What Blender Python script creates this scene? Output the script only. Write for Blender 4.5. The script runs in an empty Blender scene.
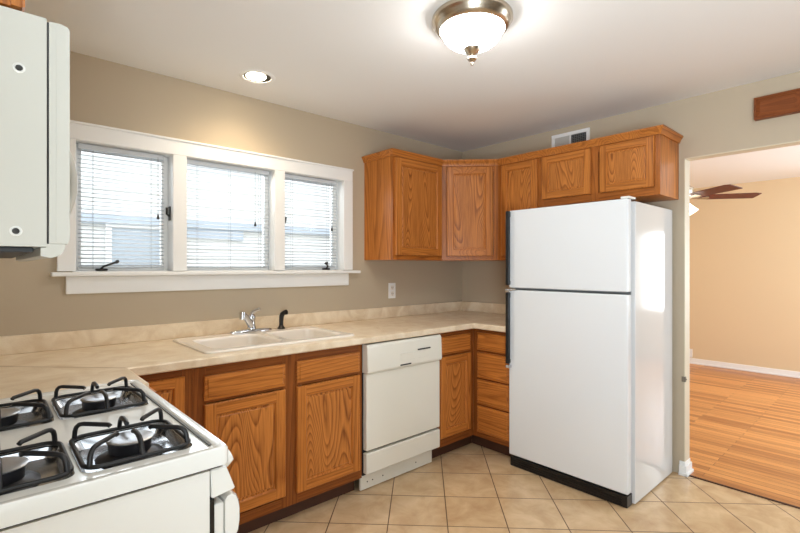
import bpy, bmesh, math, random
from mathutils import Vector, Matrix
random.seed(4)
R = math.radians
scene = bpy.context.scene
COL = scene.collection

# ------------------------------------------------------------------ camera
cam_data = bpy.data.cameras.new('camera')
cam_data.sensor_width = 36.0
cam_data.lens = 460.84 / 800 * 36.0
cam_data.shift_y = 0.0006
cam_data.clip_start = 0.02
cam = bpy.data.objects.new('camera', cam_data)
COL.objects.link(cam)
cam.location = (-3.2859, -2.7671, 1.3134)
cam.rotation_euler = (R(90), 0, 0.8345 * 180 / math.pi * math.pi / 180 - R(90))
scene.camera = cam

# ------------------------------------------------------------------ exposure
vs = scene.view_settings
vs.view_transform = 'Standard'
vs.look = 'None'
vs.exposure = 0.5
vs.gamma = 1.0
vs.use_curve_mapping = False
scene.cycles.use_denoising = True
scene.cycles.max_bounces = 10
scene.cycles.diffuse_bounces = 6
scene.cycles.transparent_max_bounces = 24
scene.cycles.sample_clamp_indirect = 6.0

# ------------------------------------------------------------------ world, daylight and added fills
world = bpy.data.worlds.new('world')
scene.world = world
world.use_nodes = True
wn = world.node_tree
bg = wn.nodes['Background']
bg.inputs['Color'].default_value = (0.84, 0.92, 1.0, 1)
bg.inputs['Strength'].default_value = 1.7


def area(name, loc, rot, sx, sy, power, color):
    d = bpy.data.lights.new(name, 'AREA')
    d.shape = 'RECTANGLE'
    d.size, d.size_y = sx, sy
    d.energy = power
    d.color = color
    o = bpy.data.objects.new(name, d)
    o.location = loc
    o.rotation_euler = rot
    COL.objects.link(o)
    return o


# daylight at the sink and inferred east windows; the other lamps are added, unseen fills
area('daylight_east_window', (4.05, -3.09, 1.25), (R(90), 0, R(90)), 0.45, 1.1, 16, (0.84, 0.93, 1.0))
area('added_adjoining_fill', (2.0, -4.06, 1.3), (R(90), 0, 0), 2.4, 1.6, 46, (0.84, 0.93, 1.0))  # unseen south lamp, added to light the adjoining room
area('daylight_sink_windows', (-2.15, 0.42, 2.05), (R(-55), 0, 0), 1.6, 0.7, 14, (0.86, 0.94, 1.0))
area('added_sink_ceiling_fill', (-2.15, 0.50, 1.15), (R(-125), 0, 0), 1.6, 0.7, 6, (0.9, 0.96, 1.0))  # upward fill outside the sink windows, added to lift the ceiling
area('added_west_fill', (-3.72, -3.40, 1.25), (R(112), 0, R(-90)), 0.95, 1.6, 23, (0.76, 0.89, 1.0))  # lamp added at an unseen west opening to light the fridge front
area('added_west_ceiling_fill', (-3.66, -3.40, 0.95), (R(150), 0, R(-90)), 0.95, 0.9, 52, (0.76, 0.89, 1.0))  # unseen upward lamp, added to brighten the ceiling

# ------------------------------------------------------------------ materials
MATS = {}


def new_mat(name):
    m = bpy.data.materials.new(name)
    m.use_nodes = True
    nt = m.node_tree
    return m, nt, nt.nodes['Principled BSDF']


def lin(c):
    return tuple(((v / 255) / 12.92 if v / 255 <= 0.04045 else (((v / 255) + 0.055) / 1.055) ** 2.4) for v in c)


def plain(name, rgb, rough=0.5, metal=0.0, bump=0.0, bscale=60, vary=0.0, spec=0.5, coat=0.0):
    m, nt, b = new_mat(name)
    c = lin(rgb)
    b.inputs['Base Color'].default_value = (*c, 1)
    b.inputs['Roughness'].default_value = rough
    b.inputs['Metallic'].default_value = metal
    b.inputs['Specular IOR Level'].default_value = spec
    b.inputs['Coat Weight'].default_value = coat
    tc = nt.nodes.new('ShaderNodeTexCoord')
    if bump or vary:
        n = nt.nodes.new('ShaderNodeTexNoise')
        n.inputs['Scale'].default_value = bscale
        n.inputs['Detail'].default_value = 4
        nt.links.new(tc.outputs['Object'], n.inputs['Vector'])
        if bump:
            bp = nt.nodes.new('ShaderNodeBump')
            bp.inputs['Strength'].default_value = bump
            bp.inputs['Distance'].default_value = 0.002
            nt.links.new(n.outputs['Fac'], bp.inputs['Height'])
            nt.links.new(bp.outputs['Normal'], b.inputs['Normal'])
        if vary:
            r = nt.nodes.new('ShaderNodeValToRGB')
            r.color_ramp.elements[0].color = (*[v * (1 - vary) for v in c], 1)
            r.color_ramp.elements[1].color = (*[min(1, v * (1 + vary)) for v in c], 1)
            nt.links.new(n.outputs['Fac'], r.inputs['Fac'])
            nt.links.new(r.outputs['Color'], b.inputs['Base Color'])
    MATS[name] = m
    return m


def glow(name, rgb, strength, base=(255, 255, 255)):
    m, nt, b = new_mat(name)
    b.inputs['Base Color'].default_value = (*lin(base), 1)
    b.inputs['Emission Color'].default_value = (*lin(rgb), 1)
    b.inputs['Emission Strength'].default_value = strength
    b.inputs['Roughness'].default_value = 0.3
    return m


def oak(name, grain, cathedral=True, light=(206, 130, 60), dark=(108, 50, 14), rough=0.32):
    """Oak with straight or cathedral figure; grain is 'x', 'y' or 'z'."""
    m, nt, b = new_mat(name)
    N, L = nt.nodes, nt.links
    tc = N.new('ShaderNodeTexCoord')
    oi = N.new('ShaderNodeObjectInfo')
    mul = N.new('ShaderNodeMath'); mul.operation = 'MULTIPLY'; mul.inputs[1].default_value = 7.0
    L.new(oi.outputs['Random'], mul.inputs[0])
    # turn the grain axis on to local z
    rot = {'z': (0, 0, 0), 'x': (0, R(90), 0), 'y': (R(90), 0, 0)}[grain]
    mp = N.new('ShaderNodeMapping')
    mp.inputs['Rotation'].default_value = rot
    L.new(tc.outputs['Object'], mp.inputs['Vector'])
    comb = N.new('ShaderNodeCombineXYZ')
    mz = N.new('ShaderNodeMath'); mz.operation = 'MULTIPLY'; mz.inputs[1].default_value = 3.1
    L.new(mul.outputs[0], mz.inputs[0])
    L.new(mul.outputs[0], comb.inputs['X']); L.new(mul.outputs[0], comb.inputs['Y']); L.new(mz.outputs[0], comb.inputs['Z'])
    add = N.new('ShaderNodeVectorMath'); add.operation = 'ADD'
    L.new(mp.outputs[0], add.inputs[0]); L.new(comb.outputs[0], add.inputs[1])
    # big slow warp that makes the growth rings wander into arches
    st = N.new('ShaderNodeMapping'); st.inputs['Scale'].default_value = (5.0, 5.0, 0.8) if cathedral else (6, 6, 0.3)
    L.new(add.outputs[0], st.inputs['Vector'])
    n1 = N.new('ShaderNodeTexNoise'); n1.inputs['Scale'].default_value = 1.0; n1.inputs['Detail'].default_value = 1.2
    n1.inputs['Roughness'].default_value = 0.35
    L.new(st.outputs[0], n1.inputs['Vector'])
    fr = N.new('ShaderNodeMath'); fr.operation = 'MULTIPLY'; fr.inputs[1].default_value = 50.0 if cathedral else 20.0
    L.new(n1.outputs['Fac'], fr.inputs[0])
    fc = N.new('ShaderNodeMath'); fc.operation = 'FRACT'
    L.new(fr.outputs[0], fc.inputs[0])
    ring = N.new('ShaderNodeValToRGB')
    ring.color_ramp.elements[0].position = 0.0; ring.color_ramp.elements[0].color = (0, 0, 0, 1)
    ring.color_ramp.elements[1].position = 1.0; ring.color_ramp.elements[1].color = (0.05, 0.05, 0.05, 1)
    e = ring.color_ramp.elements.new(0.55); e.color = (0.35, 0.35, 0.35, 1)
    e = ring.color_ramp.elements.new(0.86); e.color = (1, 1, 1, 1)
    L.new(fc.outputs[0], ring.inputs['Fac'])
    # pores: fine streaks along the grain
    sp = N.new('ShaderNodeMapping'); sp.inputs['Scale'].default_value = (260, 260, 7)
    L.new(add.outputs[0], sp.inputs['Vector'])
    n2 = N.new('ShaderNodeTexNoise'); n2.inputs['Scale'].default_value = 1.0; n2.inputs['Detail'].default_value = 2
    L.new(sp.outputs[0], n2.inputs['Vector'])
    pr = N.new('ShaderNodeValToRGB')
    pr.color_ramp.elements[0].position = 0.42; pr.color_ramp.elements[0].color = (0, 0, 0, 1)
    pr.color_ramp.elements[1].position = 0.68; pr.color_ramp.elements[1].color = (1, 1, 1, 1)
    L.new(n2.outputs['Fac'], pr.inputs['Fac'])
    # board to board tone
    sm = N.new('ShaderNodeMapping'); sm.inputs['Scale'].default_value = (14, 14, 0.8)
    L.new(add.outputs[0], sm.inputs['Vector'])
    n3 = N.new('ShaderNodeTexNoise'); n3.inputs['Scale'].default_value = 1.0; n3.inputs['Detail'].default_value = 2
    L.new(sm.outputs[0], n3.inputs['Vector'])
    w1 = N.new('ShaderNodeMath'); w1.operation = 'MULTIPLY'; w1.inputs[1].default_value = 0.48 if cathedral else 0.34
    L.new(ring.outputs['Color'], w1.inputs[0])
    w2 = N.new('ShaderNodeMath'); w2.operation = 'MULTIPLY_ADD'; w2.inputs[1].default_value = 0.26
    L.new(pr.outputs['Color'], w2.inputs[0]); L.new(w1.outputs[0], w2.inputs[2])
    w3 = N.new('ShaderNodeMath'); w3.operation = 'MULTIPLY_ADD'; w3.inputs[1].default_value = 0.30
    L.new(n3.outputs['Fac'], w3.inputs[0]); L.new(w2.outputs[0], w3.inputs[2])
    cr = N.new('ShaderNodeValToRGB')
    cr.color_ramp.elements[0].position = 0.08; cr.color_ramp.elements[0].color = (*lin(light), 1)
    cr.color_ramp.elements[1].position = 0.92; cr.color_ramp.elements[1].color = (*lin(dark), 1)
    L.new(w3.outputs[0], cr.inputs['Fac'])
    L.new(cr.outputs['Color'], b.inputs['Base Color'])
    b.inputs['Roughness'].default_value = rough
    b.inputs['Specular IOR Level'].default_value = 0.22
    bp = N.new('ShaderNodeBump'); bp.inputs['Strength'].default_value = 0.25; bp.inputs['Distance'].default_value = 0.0008
    L.new(w2.outputs[0], bp.inputs['Height']); bp.invert = True
    L.new(bp.outputs['Normal'], b.inputs['Normal'])
    MATS[name] = m
    return m


OAK = {g: oak('oak_straight_' + g, g, False) for g in 'xyz'}
OAKP = oak('oak_cathedral', 'z', True, light=(212, 136, 66), dark=(106, 50, 16))
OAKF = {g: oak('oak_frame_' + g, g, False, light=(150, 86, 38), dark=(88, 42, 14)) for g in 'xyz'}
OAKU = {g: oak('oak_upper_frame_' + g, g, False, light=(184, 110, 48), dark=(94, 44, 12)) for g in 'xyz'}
OAKDARK = plain('toe_kick_brown', (72, 40, 22), 0.6, vary=0.15, bscale=30)
PORE = plain('cabinet_shadow_gap', (60, 30, 14), 0.7)

WALL = plain('greige_wall_paint', (190, 175, 152), 0.62, bump=0.10, bscale=240, spec=0.3)
TAN = plain('tan_wall_paint', (222, 199, 163), 0.65, bump=0.08, bscale=240, spec=0.3)
CEIL = plain('ceiling_white_paint', (238, 238, 236), 0.8, bump=0.12, bscale=160, spec=0.2)
TRIM = plain('white_trim_paint', (240, 240, 238), 0.35, bump=0.02, bscale=30)
JAMB = plain('cream_jamb_paint', (214, 204, 180), 0.5, bump=0.05, bscale=160)
ENAMEL = plain('white_enamel', (232, 231, 225), 0.16, coat=0.3, bump=0.01, bscale=12)
FRIDGEW = plain('fridge_white', (226, 229, 231), 0.17, coat=0.4, bump=0.035, bscale=180)
FRIDGES = plain('fridge_side_white', (214, 214, 213), 0.11, bump=0.002, bscale=14)
BISQUE = plain('appliance_bisque', (231, 228, 216), 0.24, coat=0.2, bump=0.01, bscale=15)
MWGREY = plain('microwave_bisque', (194, 192, 182), 0.35, bump=0.01, bscale=30)
SINKW = plain('sink_porcelain', (243, 236, 226), 0.12, coat=0.5, bump=0.005, bscale=8)
BLACK = plain('black_plastic', (16, 17, 19), 0.32, bump=0.02, bscale=80)
IRON = plain('black_cast_iron', (22, 22, 24), 0.42, bump=0.25, bscale=220)
GASKET = plain('grey_gasket', (120, 122, 122), 0.6, bump=0.02, bscale=60)
CHROME = plain('chrome', (214, 216, 220), 0.10, metal=1.0, bump=0.004, bscale=20)
NICKEL = plain('brushed_nickel', (190, 178, 160), 0.26, metal=1.0, bump=0.02, bscale=200)
STEELPAN = plain('chromed_drip_pan', (196, 198, 202), 0.20, metal=1.0, bump=0.08, bscale=26)
BURNER = plain('burner_aluminium', (190, 193, 198), 0.34, metal=1.0, bump=0.05, bscale=120)
DARKSTEEL = plain('dark_burner_steel', (58, 58, 62), 0.38, metal=0.8, bump=0.05, bscale=120)
HANDLE = plain('dark_bronze_hardware', (58, 56, 54), 0.35, metal=0.7, bump=0.01, bscale=80)
VINYL = plain('white_vinyl_slat', (206, 211, 215), 0.5, bump=0.01, bscale=40)
CORD = plain('blind_cord_grey', (150, 152, 154), 0.8, vary=0.1)
SIDING = plain('neighbour_siding', (236, 236, 232), 0.7, bump=0.05, bscale=30)
EAVE = plain('neighbour_eave_grey', (188, 198, 208), 0.6, bump=0.02, bscale=30)
PANE2 = plain('neighbour_window_glass', (180, 190, 198), 0.2, bump=0.01, bscale=3)
LAWN = plain('side_yard_concrete', (168, 166, 160), 0.9, vary=0.1, bscale=5)
REDWOOD = plain('fan_blade_walnut', (96, 36, 18), 0.45, vary=0.25, bscale=30)
CHIME = oak('chime_box_wood', 'y', False, light=(138, 76, 36), dark=(96, 46, 18), rough=0.45)
VENTDARK = plain('vent_dark_interior', (40, 42, 44), 0.6)
WARMBULB = glow('recessed_bulb_glow', (255, 238, 205), 30)
DOME = glow('frosted_glass_dome', (250, 250, 250), 27.0)
FANGLASS = glow('fan_light_glass', (255, 244, 225), 3.0)

# clear window glass: mostly transparent, with a fresnel reflection
GLASS, _nt, _b = new_mat('window_glass')
_nt.nodes.remove(_b)
_t = _nt.nodes.new('ShaderNodeBsdfTransparent'); _g = _nt.nodes.new('ShaderNodeBsdfGlossy'); _g.inputs['Roughness'].default_value = 0.02
_f = _nt.nodes.new('ShaderNodeFresnel'); _f.inputs['IOR'].default_value = 1.3
_x = _nt.nodes.new('ShaderNodeMixShader')
_nt.links.new(_f.outputs[0], _x.inputs[0]); _nt.links.new(_t.outputs[0], _x.inputs[1]); _nt.links.new(_g.outputs[0], _x.inputs[2])
_nt.links.new(_x.outputs[0], _nt.nodes['Material Output'].inputs['Surface'])


def laminate():
    m, nt, b = new_mat('beige_mottled_laminate')
    N, L = nt.nodes, nt.links
    tc = N.new('ShaderNodeTexCoord')
    a = N.new('ShaderNodeTexNoise'); a.inputs['Scale'].default_value = 9; a.inputs['Detail'].default_value = 8; a.inputs['Distortion'].default_value = 0.8
    L.new(tc.outputs['Object'], a.inputs['Vector'])
    r = N.new('ShaderNodeValToRGB')
    r.color_ramp.elements[0].position = 0.33; r.color_ramp.elements[0].color = (*lin((220, 198, 166)), 1)
    r.color_ramp.elements[1].position = 0.66; r.color_ramp.elements[1].color = (*lin((242, 227, 202)), 1)
    L.new(a.outputs['Fac'], r.inputs['Fac'])
    s = N.new('ShaderNodeTexNoise'); s.inputs['Scale'].default_value = 420; s.inputs['Detail'].default_value = 1
    L.new(tc.outputs['Object'], s.inputs['Vector'])
    sr = N.new('ShaderNodeValToRGB')
    sr.color_ramp.elements[0].position = 0.3; sr.color_ramp.elements[0].color = (0.78, 0.74, 0.68, 1)
    sr.color_ramp.elements[1].position = 0.45; sr.color_ramp.elements[1].color = (1, 1, 1, 1)
    L.new(s.outputs['Fac'], sr.inputs['Fac'])
    mx = N.new('ShaderNodeMix'); mx.data_type = 'RGBA'; mx.blend_type = 'MULTIPLY'; mx.inputs[0].default_value = 0.6
    L.new(r.outputs['Color'], mx.inputs[6]); L.new(sr.outputs['Color'], mx.inputs[7])
    L.new(mx.outputs[2], b.inputs['Base Color'])
    b.inputs['Roughness'].default_value = 0.28
    return m


def tile_floor():
    m, nt, b = new_mat('beige_ceramic_floor_tile')
    N, L = nt.nodes, nt.links
    tc = N.new('ShaderNodeTexCoord')
    mp = N.new('ShaderNodeMapping'); mp.vector_type = 'TEXTURE'
    mp.inputs['Location'].default_value = (-1.111, -0.771, 0)
    mp.inputs['Rotation'].default_value = (0, 0, R(45))
    L.new(tc.outputs['Object'], mp.inputs['Vector'])
    br = N.new('ShaderNodeTexBrick')
    br.offset = 0.0; br.squash = 1.0
    T = 0.3031
    br.inputs['Scale'].default_value = 1.0
    br.inputs['Brick Width'].default_value = T
    br.inputs['Row Height'].default_value = T
    br.inputs['Mortar Size'].default_value = 0.0032
    br.inputs['Mortar Smooth'].default_value = 0.3
    br.inputs['Color1'].default_value = (0, 0, 0, 1)
    br.inputs['Color2'].default_value = (1, 1, 1, 1)
    br.inputs['Mortar'].default_value = (0.5, 0.5, 0.5, 1)
    L.new(mp.outputs[0], br.inputs['Vector'])
    a = N.new('ShaderNodeTexNoise'); a.inputs['Scale'].default_value = 7; a.inputs['Detail'].default_value = 9; a.inputs['Roughness'].default_value = 0.62
    a.inputs['Distortion'].default_value = 0.5
    L.new(tc.outputs['Object'], a.inputs['Vector'])
    av = N.new('ShaderNodeMath'); av.operation = 'MULTIPLY_ADD'; av.inputs[1].default_value = 0.10
    L.new(br.outputs['Color'], av.inputs[0]); L.new(a.outputs['Fac'], av.inputs[2])
    r = N.new('ShaderNodeValToRGB')
    r.color_ramp.elements[0].position = 0.32; r.color_ramp.elements[0].color = (*lin((192, 158, 118)), 1)
    r.color_ramp.elements[1].position = 0.74; r.color_ramp.elements[1].color = (*lin((222, 193, 153)), 1)
    L.new(av.outputs[0], r.inputs['Fac'])
    mx = N.new('ShaderNodeMix'); mx.data_type = 'RGBA'
    L.new(br.outputs['Fac'], mx.inputs[0]); L.new(r.outputs['Color'], mx.inputs[6])
    mx.inputs[7].default_value = (*lin((104, 80, 54)), 1)
    L.new(mx.outputs[2], b.inputs['Base Color'])
    rr = N.new('ShaderNodeMapRange'); rr.inputs[3].default_value = 0.24; rr.inputs[4].default_value = 0.8
    L.new(br.outputs['Fac'], rr.inputs[0]); L.new(rr.outputs[0], b.inputs['Roughness'])
    bp = N.new('ShaderNodeBump'); bp.inputs['Strength'].default_value = 0.5; bp.inputs['Distance'].default_value = 0.002; bp.invert = True
    L.new(br.outputs['Fac'], bp.inputs['Height'])
    bp2 = N.new('ShaderNodeBump'); bp2.inputs['Strength'].default_value = 0.06; bp2.inputs['Distance'].default_value = 0.004
    L.new(a.outputs['Fac'], bp2.inputs['Height']); L.new(bp.outputs['Normal'], bp2.inputs['Normal'])
    L.new(bp2.outputs['Normal'], b.inputs['Normal'])
    return m


def strip_floor():
    m, nt, b = new_mat('oak_strip_floor')
    N, L = nt.nodes, nt.links
    tc = N.new('ShaderNodeTexCoord')
    mp = N.new('ShaderNodeMapping'); mp.inputs['Rotation'].default_value = (0, 0, R(90))
    L.new(tc.outputs['Object'], mp.inputs['Vector'])
    br = N.new('ShaderNodeTexBrick')
    br.offset = 0.37; br.offset_frequency = 2; br.squash = 1.0
    br.inputs['Scale'].default_value = 1.0
    br.inputs['Brick Width'].default_value = 0.95
    br.inputs['Row Height'].default_value = 0.058
    br.inputs['Mortar Size'].default_value = 0.0012
    br.inputs['Color1'].default_value = (0, 0, 0, 1)
    br.inputs['Color2'].default_value = (1, 1, 1, 1)
    br.inputs['Mortar'].default_value = (0.5, 0.5, 0.5, 1)
    L.new(mp.outputs[0], br.inputs['Vector'])
    st = N.new('ShaderNodeMapping'); st.inputs['Scale'].default_value = (60, 2.2, 1)
    L.new(tc.outputs['Object'], st.inputs['Vector'])
    n = N.new('ShaderNodeTexNoise'); n.inputs['Scale'].default_value = 1; n.inputs['Detail'].default_value = 5
    L.new(st.outputs[0], n.inputs['Vector'])
    av = N.new('ShaderNodeMath'); av.operation = 'MULTIPLY_ADD'; av.inputs[1].default_value = 0.58
    L.new(br.outputs['Color'], av.inputs[0]); L.new(n.outputs['Fac'], av.inputs[2])
    r = N.new('ShaderNodeValToRGB')
    r.color_ramp.elements[0].position = 0.30; r.color_ramp.elements[0].color = (*lin((148, 82, 34)), 1)
    r.color_ramp.elements[1].position = 1.0; r.color_ramp.elements[1].color = (*lin((224, 158, 92)), 1)
    L.new(av.outputs[0], r.inputs['Fac'])
    mx = N.new('ShaderNodeMix'); mx.data_type = 'RGBA'
    L.new(br.outputs['Fac'], mx.inputs[0]); L.new(r.outputs['Color'], mx.inputs[6])
    mx.inputs[7].default_value = (*lin((84, 40, 14)), 1)
    L.new(mx.outputs[2], b.inputs['Base Color'])
    b.inputs['Roughness'].default_value = 0.33
    return m


LAM, TILE, STRIP = laminate(), tile_floor(), strip_floor()


# ------------------------------------------------------------------ mesh helpers
class B:
    """Collects shapes (world coordinates) for ONE mesh object."""

    def __init__(self):
        self.bm = bmesh.new()

    def _merge(self, bm2, mi=0):
        me = bpy.data.meshes.new('tmp')
        for f in bm2.faces:
            f.material_index = mi
        bm2.to_mesh(me); bm2.free()
        self.bm.from_mesh(me)
        bpy.data.meshes.remove(me)
        return self

    def box(self, lo, hi, bev=0.0, seg=2, mi=0, M=None):
        bm2 = bmesh.new()
        bmesh.ops.create_cube(bm2, size=1)
        s = [hi[i] - lo[i] for i in range(3)]
        c = [(hi[i] + lo[i]) / 2 for i in range(3)]
        for v in bm2.verts:
            v.co = Vector([v.co[i] * s[i] + c[i] for i in range(3)])
        if bev:
            bmesh.ops.bevel(bm2, geom=bm2.edges[:] , offset=min(bev, min(abs(x) for x in s) * 0.45), segments=seg, affect='EDGES', profile=0.5)
        if M is not None:
            bm2.transform(M)
        return self._merge(bm2, mi)

    def quad(self, pts, mi=0):
        vs_ = [self.bm.verts.new(p) for p in pts]
        f = self.bm.faces.new(vs_)
        f.material_index = mi
        return self

    def prism(self, pts, vec, bev=0.0, seg=2, mi=0):
        """Polygon (3D points) extruded along vec."""
        bm2 = bmesh.new()
        v0 = [bm2.verts.new(p) for p in pts]
        v1 = [bm2.verts.new(Vector(p) + Vector(vec)) for p in pts]
        n = len(pts)
        bm2.faces.new(v0); bm2.faces.new(v1[::-1])
        for i in range(n):
            bm2.faces.new((v0[i], v1[i], v1[(i + 1) % n], v0[(i + 1) % n]))
        bmesh.ops.recalc_face_normals(bm2, faces=bm2.faces[:])
        if bev:
            bmesh.ops.bevel(bm2, geom=bm2.edges[:], offset=bev, segments=seg, affect='EDGES')
        return self._merge(bm2, mi)

    def tube(self, pts, r, n=12, mi=0, cap=True, rs=None):
        pts = [Vector(p) for p in pts]
        bm2 = bmesh.new()
        rings = []
        t_prev = None
        up = None
        for i, p in enumerate(pts):
            a = pts[max(i - 1, 0)]; c = pts[min(i + 1, len(pts) - 1)]
            t = (c - a).normalized()
            if up is None:
                up = Vector((0, 0, 1)) if abs(t.z) < 0.9 else Vector((1, 0, 0))
                up = (up - t * up.dot(t)).normalized()
            else:
                q = t_prev.rotation_difference(t)
                up = q @ up
                up = (up - t * up.dot(t)).normalized()
            s = t.cross(up)
            rad = rs[i] if rs else r
            rings.append([bm2.verts.new(p + (up * math.cos(2 * math.pi * k / n) + s * math.sin(2 * math.pi * k / n)) * rad) for k in range(n)])
            t_prev = t
        for i in range(len(rings) - 1):
            for k in range(n):
                bm2.faces.new((rings[i][k], rings[i][(k + 1) % n], rings[i + 1][(k + 1) % n], rings[i + 1][k]))
        if cap:
            bm2.faces.new(rings[0][::-1]); bm2.faces.new(rings[-1])
        bmesh.ops.recalc_face_normals(bm2, faces=bm2.faces[:])
        return self._merge(bm2, mi)

    def lathe(self, prof, c, n=40, mi=0, axis='Z', M=None):
        """Profile [(radius, height)] turned round an axis through c."""
        bm2 = bmesh.new()
        rings = []
        for r, h in prof:
            if r < 1e-6:
                rings.append([bm2.verts.new((0, 0, h))])
            else:
                rings.append([bm2.verts.new((r * math.cos(2 * math.pi * k / n), r * math.sin(2 * math.pi * k / n), h)) for k in range(n)])
        for a, b_ in zip(rings[:-1], rings[1:]):
            for k in range(n):
                k2 = (k + 1) % n
                if len(a) == 1 and len(b_) == 1:
                    continue
                if len(a) == 1:
                    bm2.faces.new((a[0], b_[k], b_[k2]))
                elif len(b_) == 1:
                    bm2.faces.new((a[k], a[k2], b_[0]))
                else:
                    bm2.faces.new((a[k], a[k2], b_[k2], b_[k]))
        bmesh.ops.recalc_face_normals(bm2, faces=bm2.faces[:])
        if axis == 'X':
            bm2.transform(Matrix.Rotation(R(90), 4, 'Y'))
        elif axis == 'Y':
            bm2.transform(Matrix.Rotation(R(-90), 4, 'X'))
        if M is not None:
            bm2.transform(M)
        bm2.transform(Matrix.Translation(Vector(c)))
        return self._merge(bm2, mi)

    def loops(self, loops, mi=0, cap0=False, cap1=False):
        """Skin between equal-length closed loops of 3D points."""
        bm2 = bmesh.new()
        rs = [[bm2.verts.new(p) for p in lp] for lp in loops]
        n = len(rs[0])
        for a, b_ in zip(rs[:-1], rs[1:]):
            for k in range(n):
                bm2.faces.new((a[k], a[(k + 1) % n], b_[(k + 1) % n], b_[k]))
        if cap0:
            bm2.faces.new(rs[0][::-1])
        if cap1:
            bm2.faces.new(rs[-1])
        bmesh.ops.recalc_face_normals(bm2, faces=bm2.faces[:])
        return self._merge(bm2, mi)

    def plate(self, outer, holes, z0, z1, mi=0):
        """Flat plate between z0 and z1 with an outline and holes (2D points)."""
        bm2 = bmesh.new()
        edges = []
        rims = []
        for lp in [outer] + holes:
            v = [bm2.verts.new((p[0], p[1], z1)) for p in lp]
            rims.append(v)
            for i in range(len(v)):
                edges.append(bm2.edges.new((v[i], v[(i + 1) % len(v)])))
        bmesh.ops.triangle_fill(bm2, use_beauty=True, use_dissolve=True, edges=edges, normal=(0, 0, 1))
        if z1 != z0:
            top = bm2.faces[:]
            ret = bmesh.ops.extrude_face_region(bm2, geom=top)
            for g in ret['geom']:
                if isinstance(g, bmesh.types.BMVert):
                    g.co.z = z0
        bmesh.ops.recalc_face_normals(bm2, faces=bm2.faces[:])
        return self._merge(bm2, mi)

    def obj(self, name, mats, parent=None, root=None, smooth=True):
        if not isinstance(mats, (list, tuple)):
            mats = [mats]
        me = bpy.data.meshes.new(name)
        off = Vector(root) if root is not None else Vector((0, 0, 0))
        for v in self.bm.verts:
            v.co -= off
        self.bm.to_mesh(me); self.bm.free()
        for m in mats:
            me.materials.append(m)
        if smooth:
            me.shade_smooth()
            me.set_sharp_from_angle(angle=R(38))
        o = bpy.data.objects.new(name, me)
        COL.objects.link(o)
        if smooth:
            wn_ = o.modifiers.new('weighted_normals', 'WEIGHTED_NORMAL')
            wn_.keep_sharp = True
        if parent is not None:
            o.parent = parent
        elif root is not None:
            o.location = off
        return o


def tag(o, label=None, cat=None, group=None, kind=None):
    if label: o['label'] = label
    if cat: o['category'] = cat
    if group: o['group'] = group
    if kind: o['kind'] = kind
    return o


class Thing:
    """An Empty at a thing's base; parts are given in world coordinates."""

    def __init__(self, name, loc, label, cat, group=None, kind=None):
        self.root = Vector(loc)
        self.o = bpy.data.objects.new(name, None)
        self.o.empty_display_size = 0.1
        self.o.location = loc
        COL.objects.link(self.o)
        tag(self.o, label, cat, group, kind)

    def part(self, name, b, mats, parent=None, label=None, smooth=True):
        o = b.obj(name, mats, parent or self.o, self.root, smooth)
        if label: o['label'] = label
        return o


def structure(name, b, mats, label=None, smooth=False):
    o = b.obj(name, mats, smooth=smooth)
    o['kind'] = 'structure'
    if label:
        o['label'] = label
    o['category'] = name.split('_')[0]
    return o


def rrect(x0, y0, x1, y1, r, n=6):
    pts = []
    for cx, cy, a0 in ((x1 - r, y1 - r, 0), (x0 + r, y1 - r, 90), (x0 + r, y0 + r, 180), (x1 - r, y0 + r, 270)):
        for k in range(n + 1):
            a = R(a0 + 90 * k / n)
            pts.append((cx + r * math.cos(a), cy + r * math.sin(a)))
    return pts


# ------------------------------------------------------------------ shell dimensions
XW, YS, ZC = -3.551, -3.95, 2.375       # west wall face, south wall face, ceiling
ZD = 2.0                                # doorway head
YD = -1.815                             # doorway jamb
XA = 3.85                               # far wall of the adjoining room
YA0, YA1 = -0.35, -3.95
WX = [(-2.945, -2.500), (-2.426, -1.885), (-1.814, -1.345)]   # window openings
WZ0, WZ1 = 1.292, 1.940

b = B(); b.box((XW - .15, YS - .15, -.10), (0.0, 0.15, 0.0))
structure('floor', b, TILE, 'beige square ceramic tiles laid on the diagonal')
b = B(); b.box((0.012, YS - .15, -.10), (XA + .15, YA0 + .05, 0.004))
structure('floor_adjoining', b, STRIP, 'orange oak strip floor of the adjoining room')
b = B(); b.box((0.0, -3.29, -.05), (0.012, YD - .0, 0.006))
structure('trim_1', b, OAKDARK, 'dark edge strip between tile and wood floor')
b = B(); b.box((XW - .15, YS - .15, ZC), (XA + .15, 0.15, ZC + .12))
structure('ceiling', b, CEIL)

b = B()
b.box((XW - .15, 0, 0), (0.10, 0.15, WZ0 - .02)); b.box((XW - .15, 0, WZ1 + .012), (0.10, 0.15, ZC))
b.box((XW - .15, 0, WZ0 - .02), (WX[0][0] - .012, 0.15, WZ1 + .012)); b.box((WX[2][1] + .012, 0, WZ0 - .02), (0.10, 0.15, WZ1 + .012))
structure('wall_north', b, WALL)
b = B()
b.box((0, YD, 0), (0.082, 0.0, ZC)); b.box((0, -3.30, ZD), (0.082, YD, ZC)); b.box((0, YS, 0), (0.082, -3.30, ZC))
structure('wall_east', b, WALL)
b = B(); b.box((XW - .15, -2.9, 0), (XW, 0, ZC)); b.box((XW - .15, YS, 0), (XW, -3.88, ZC)); b.box((XW - .15, -3.88, 0), (XW, -2.9, .42)); b.box((XW - .15, -3.88, 2.08), (XW, -2.9, ZC))  # unseen opening, added to let the west fill lamps in
structure('wall_west', b, WALL)
b = B()
b.box((XW - .15, YS - .15, 0), (0.8, YS, ZC)); b.box((3.2, YS - .15, 0), (XA + .15, YS, ZC))
b.box((.8, YS - .15, 2.1), (3.2, YS, ZC)); b.box((.8, YS - .15, 0), (3.2, YS, .5))  # unseen opening, added for the adjoining room's fill lamp
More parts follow.
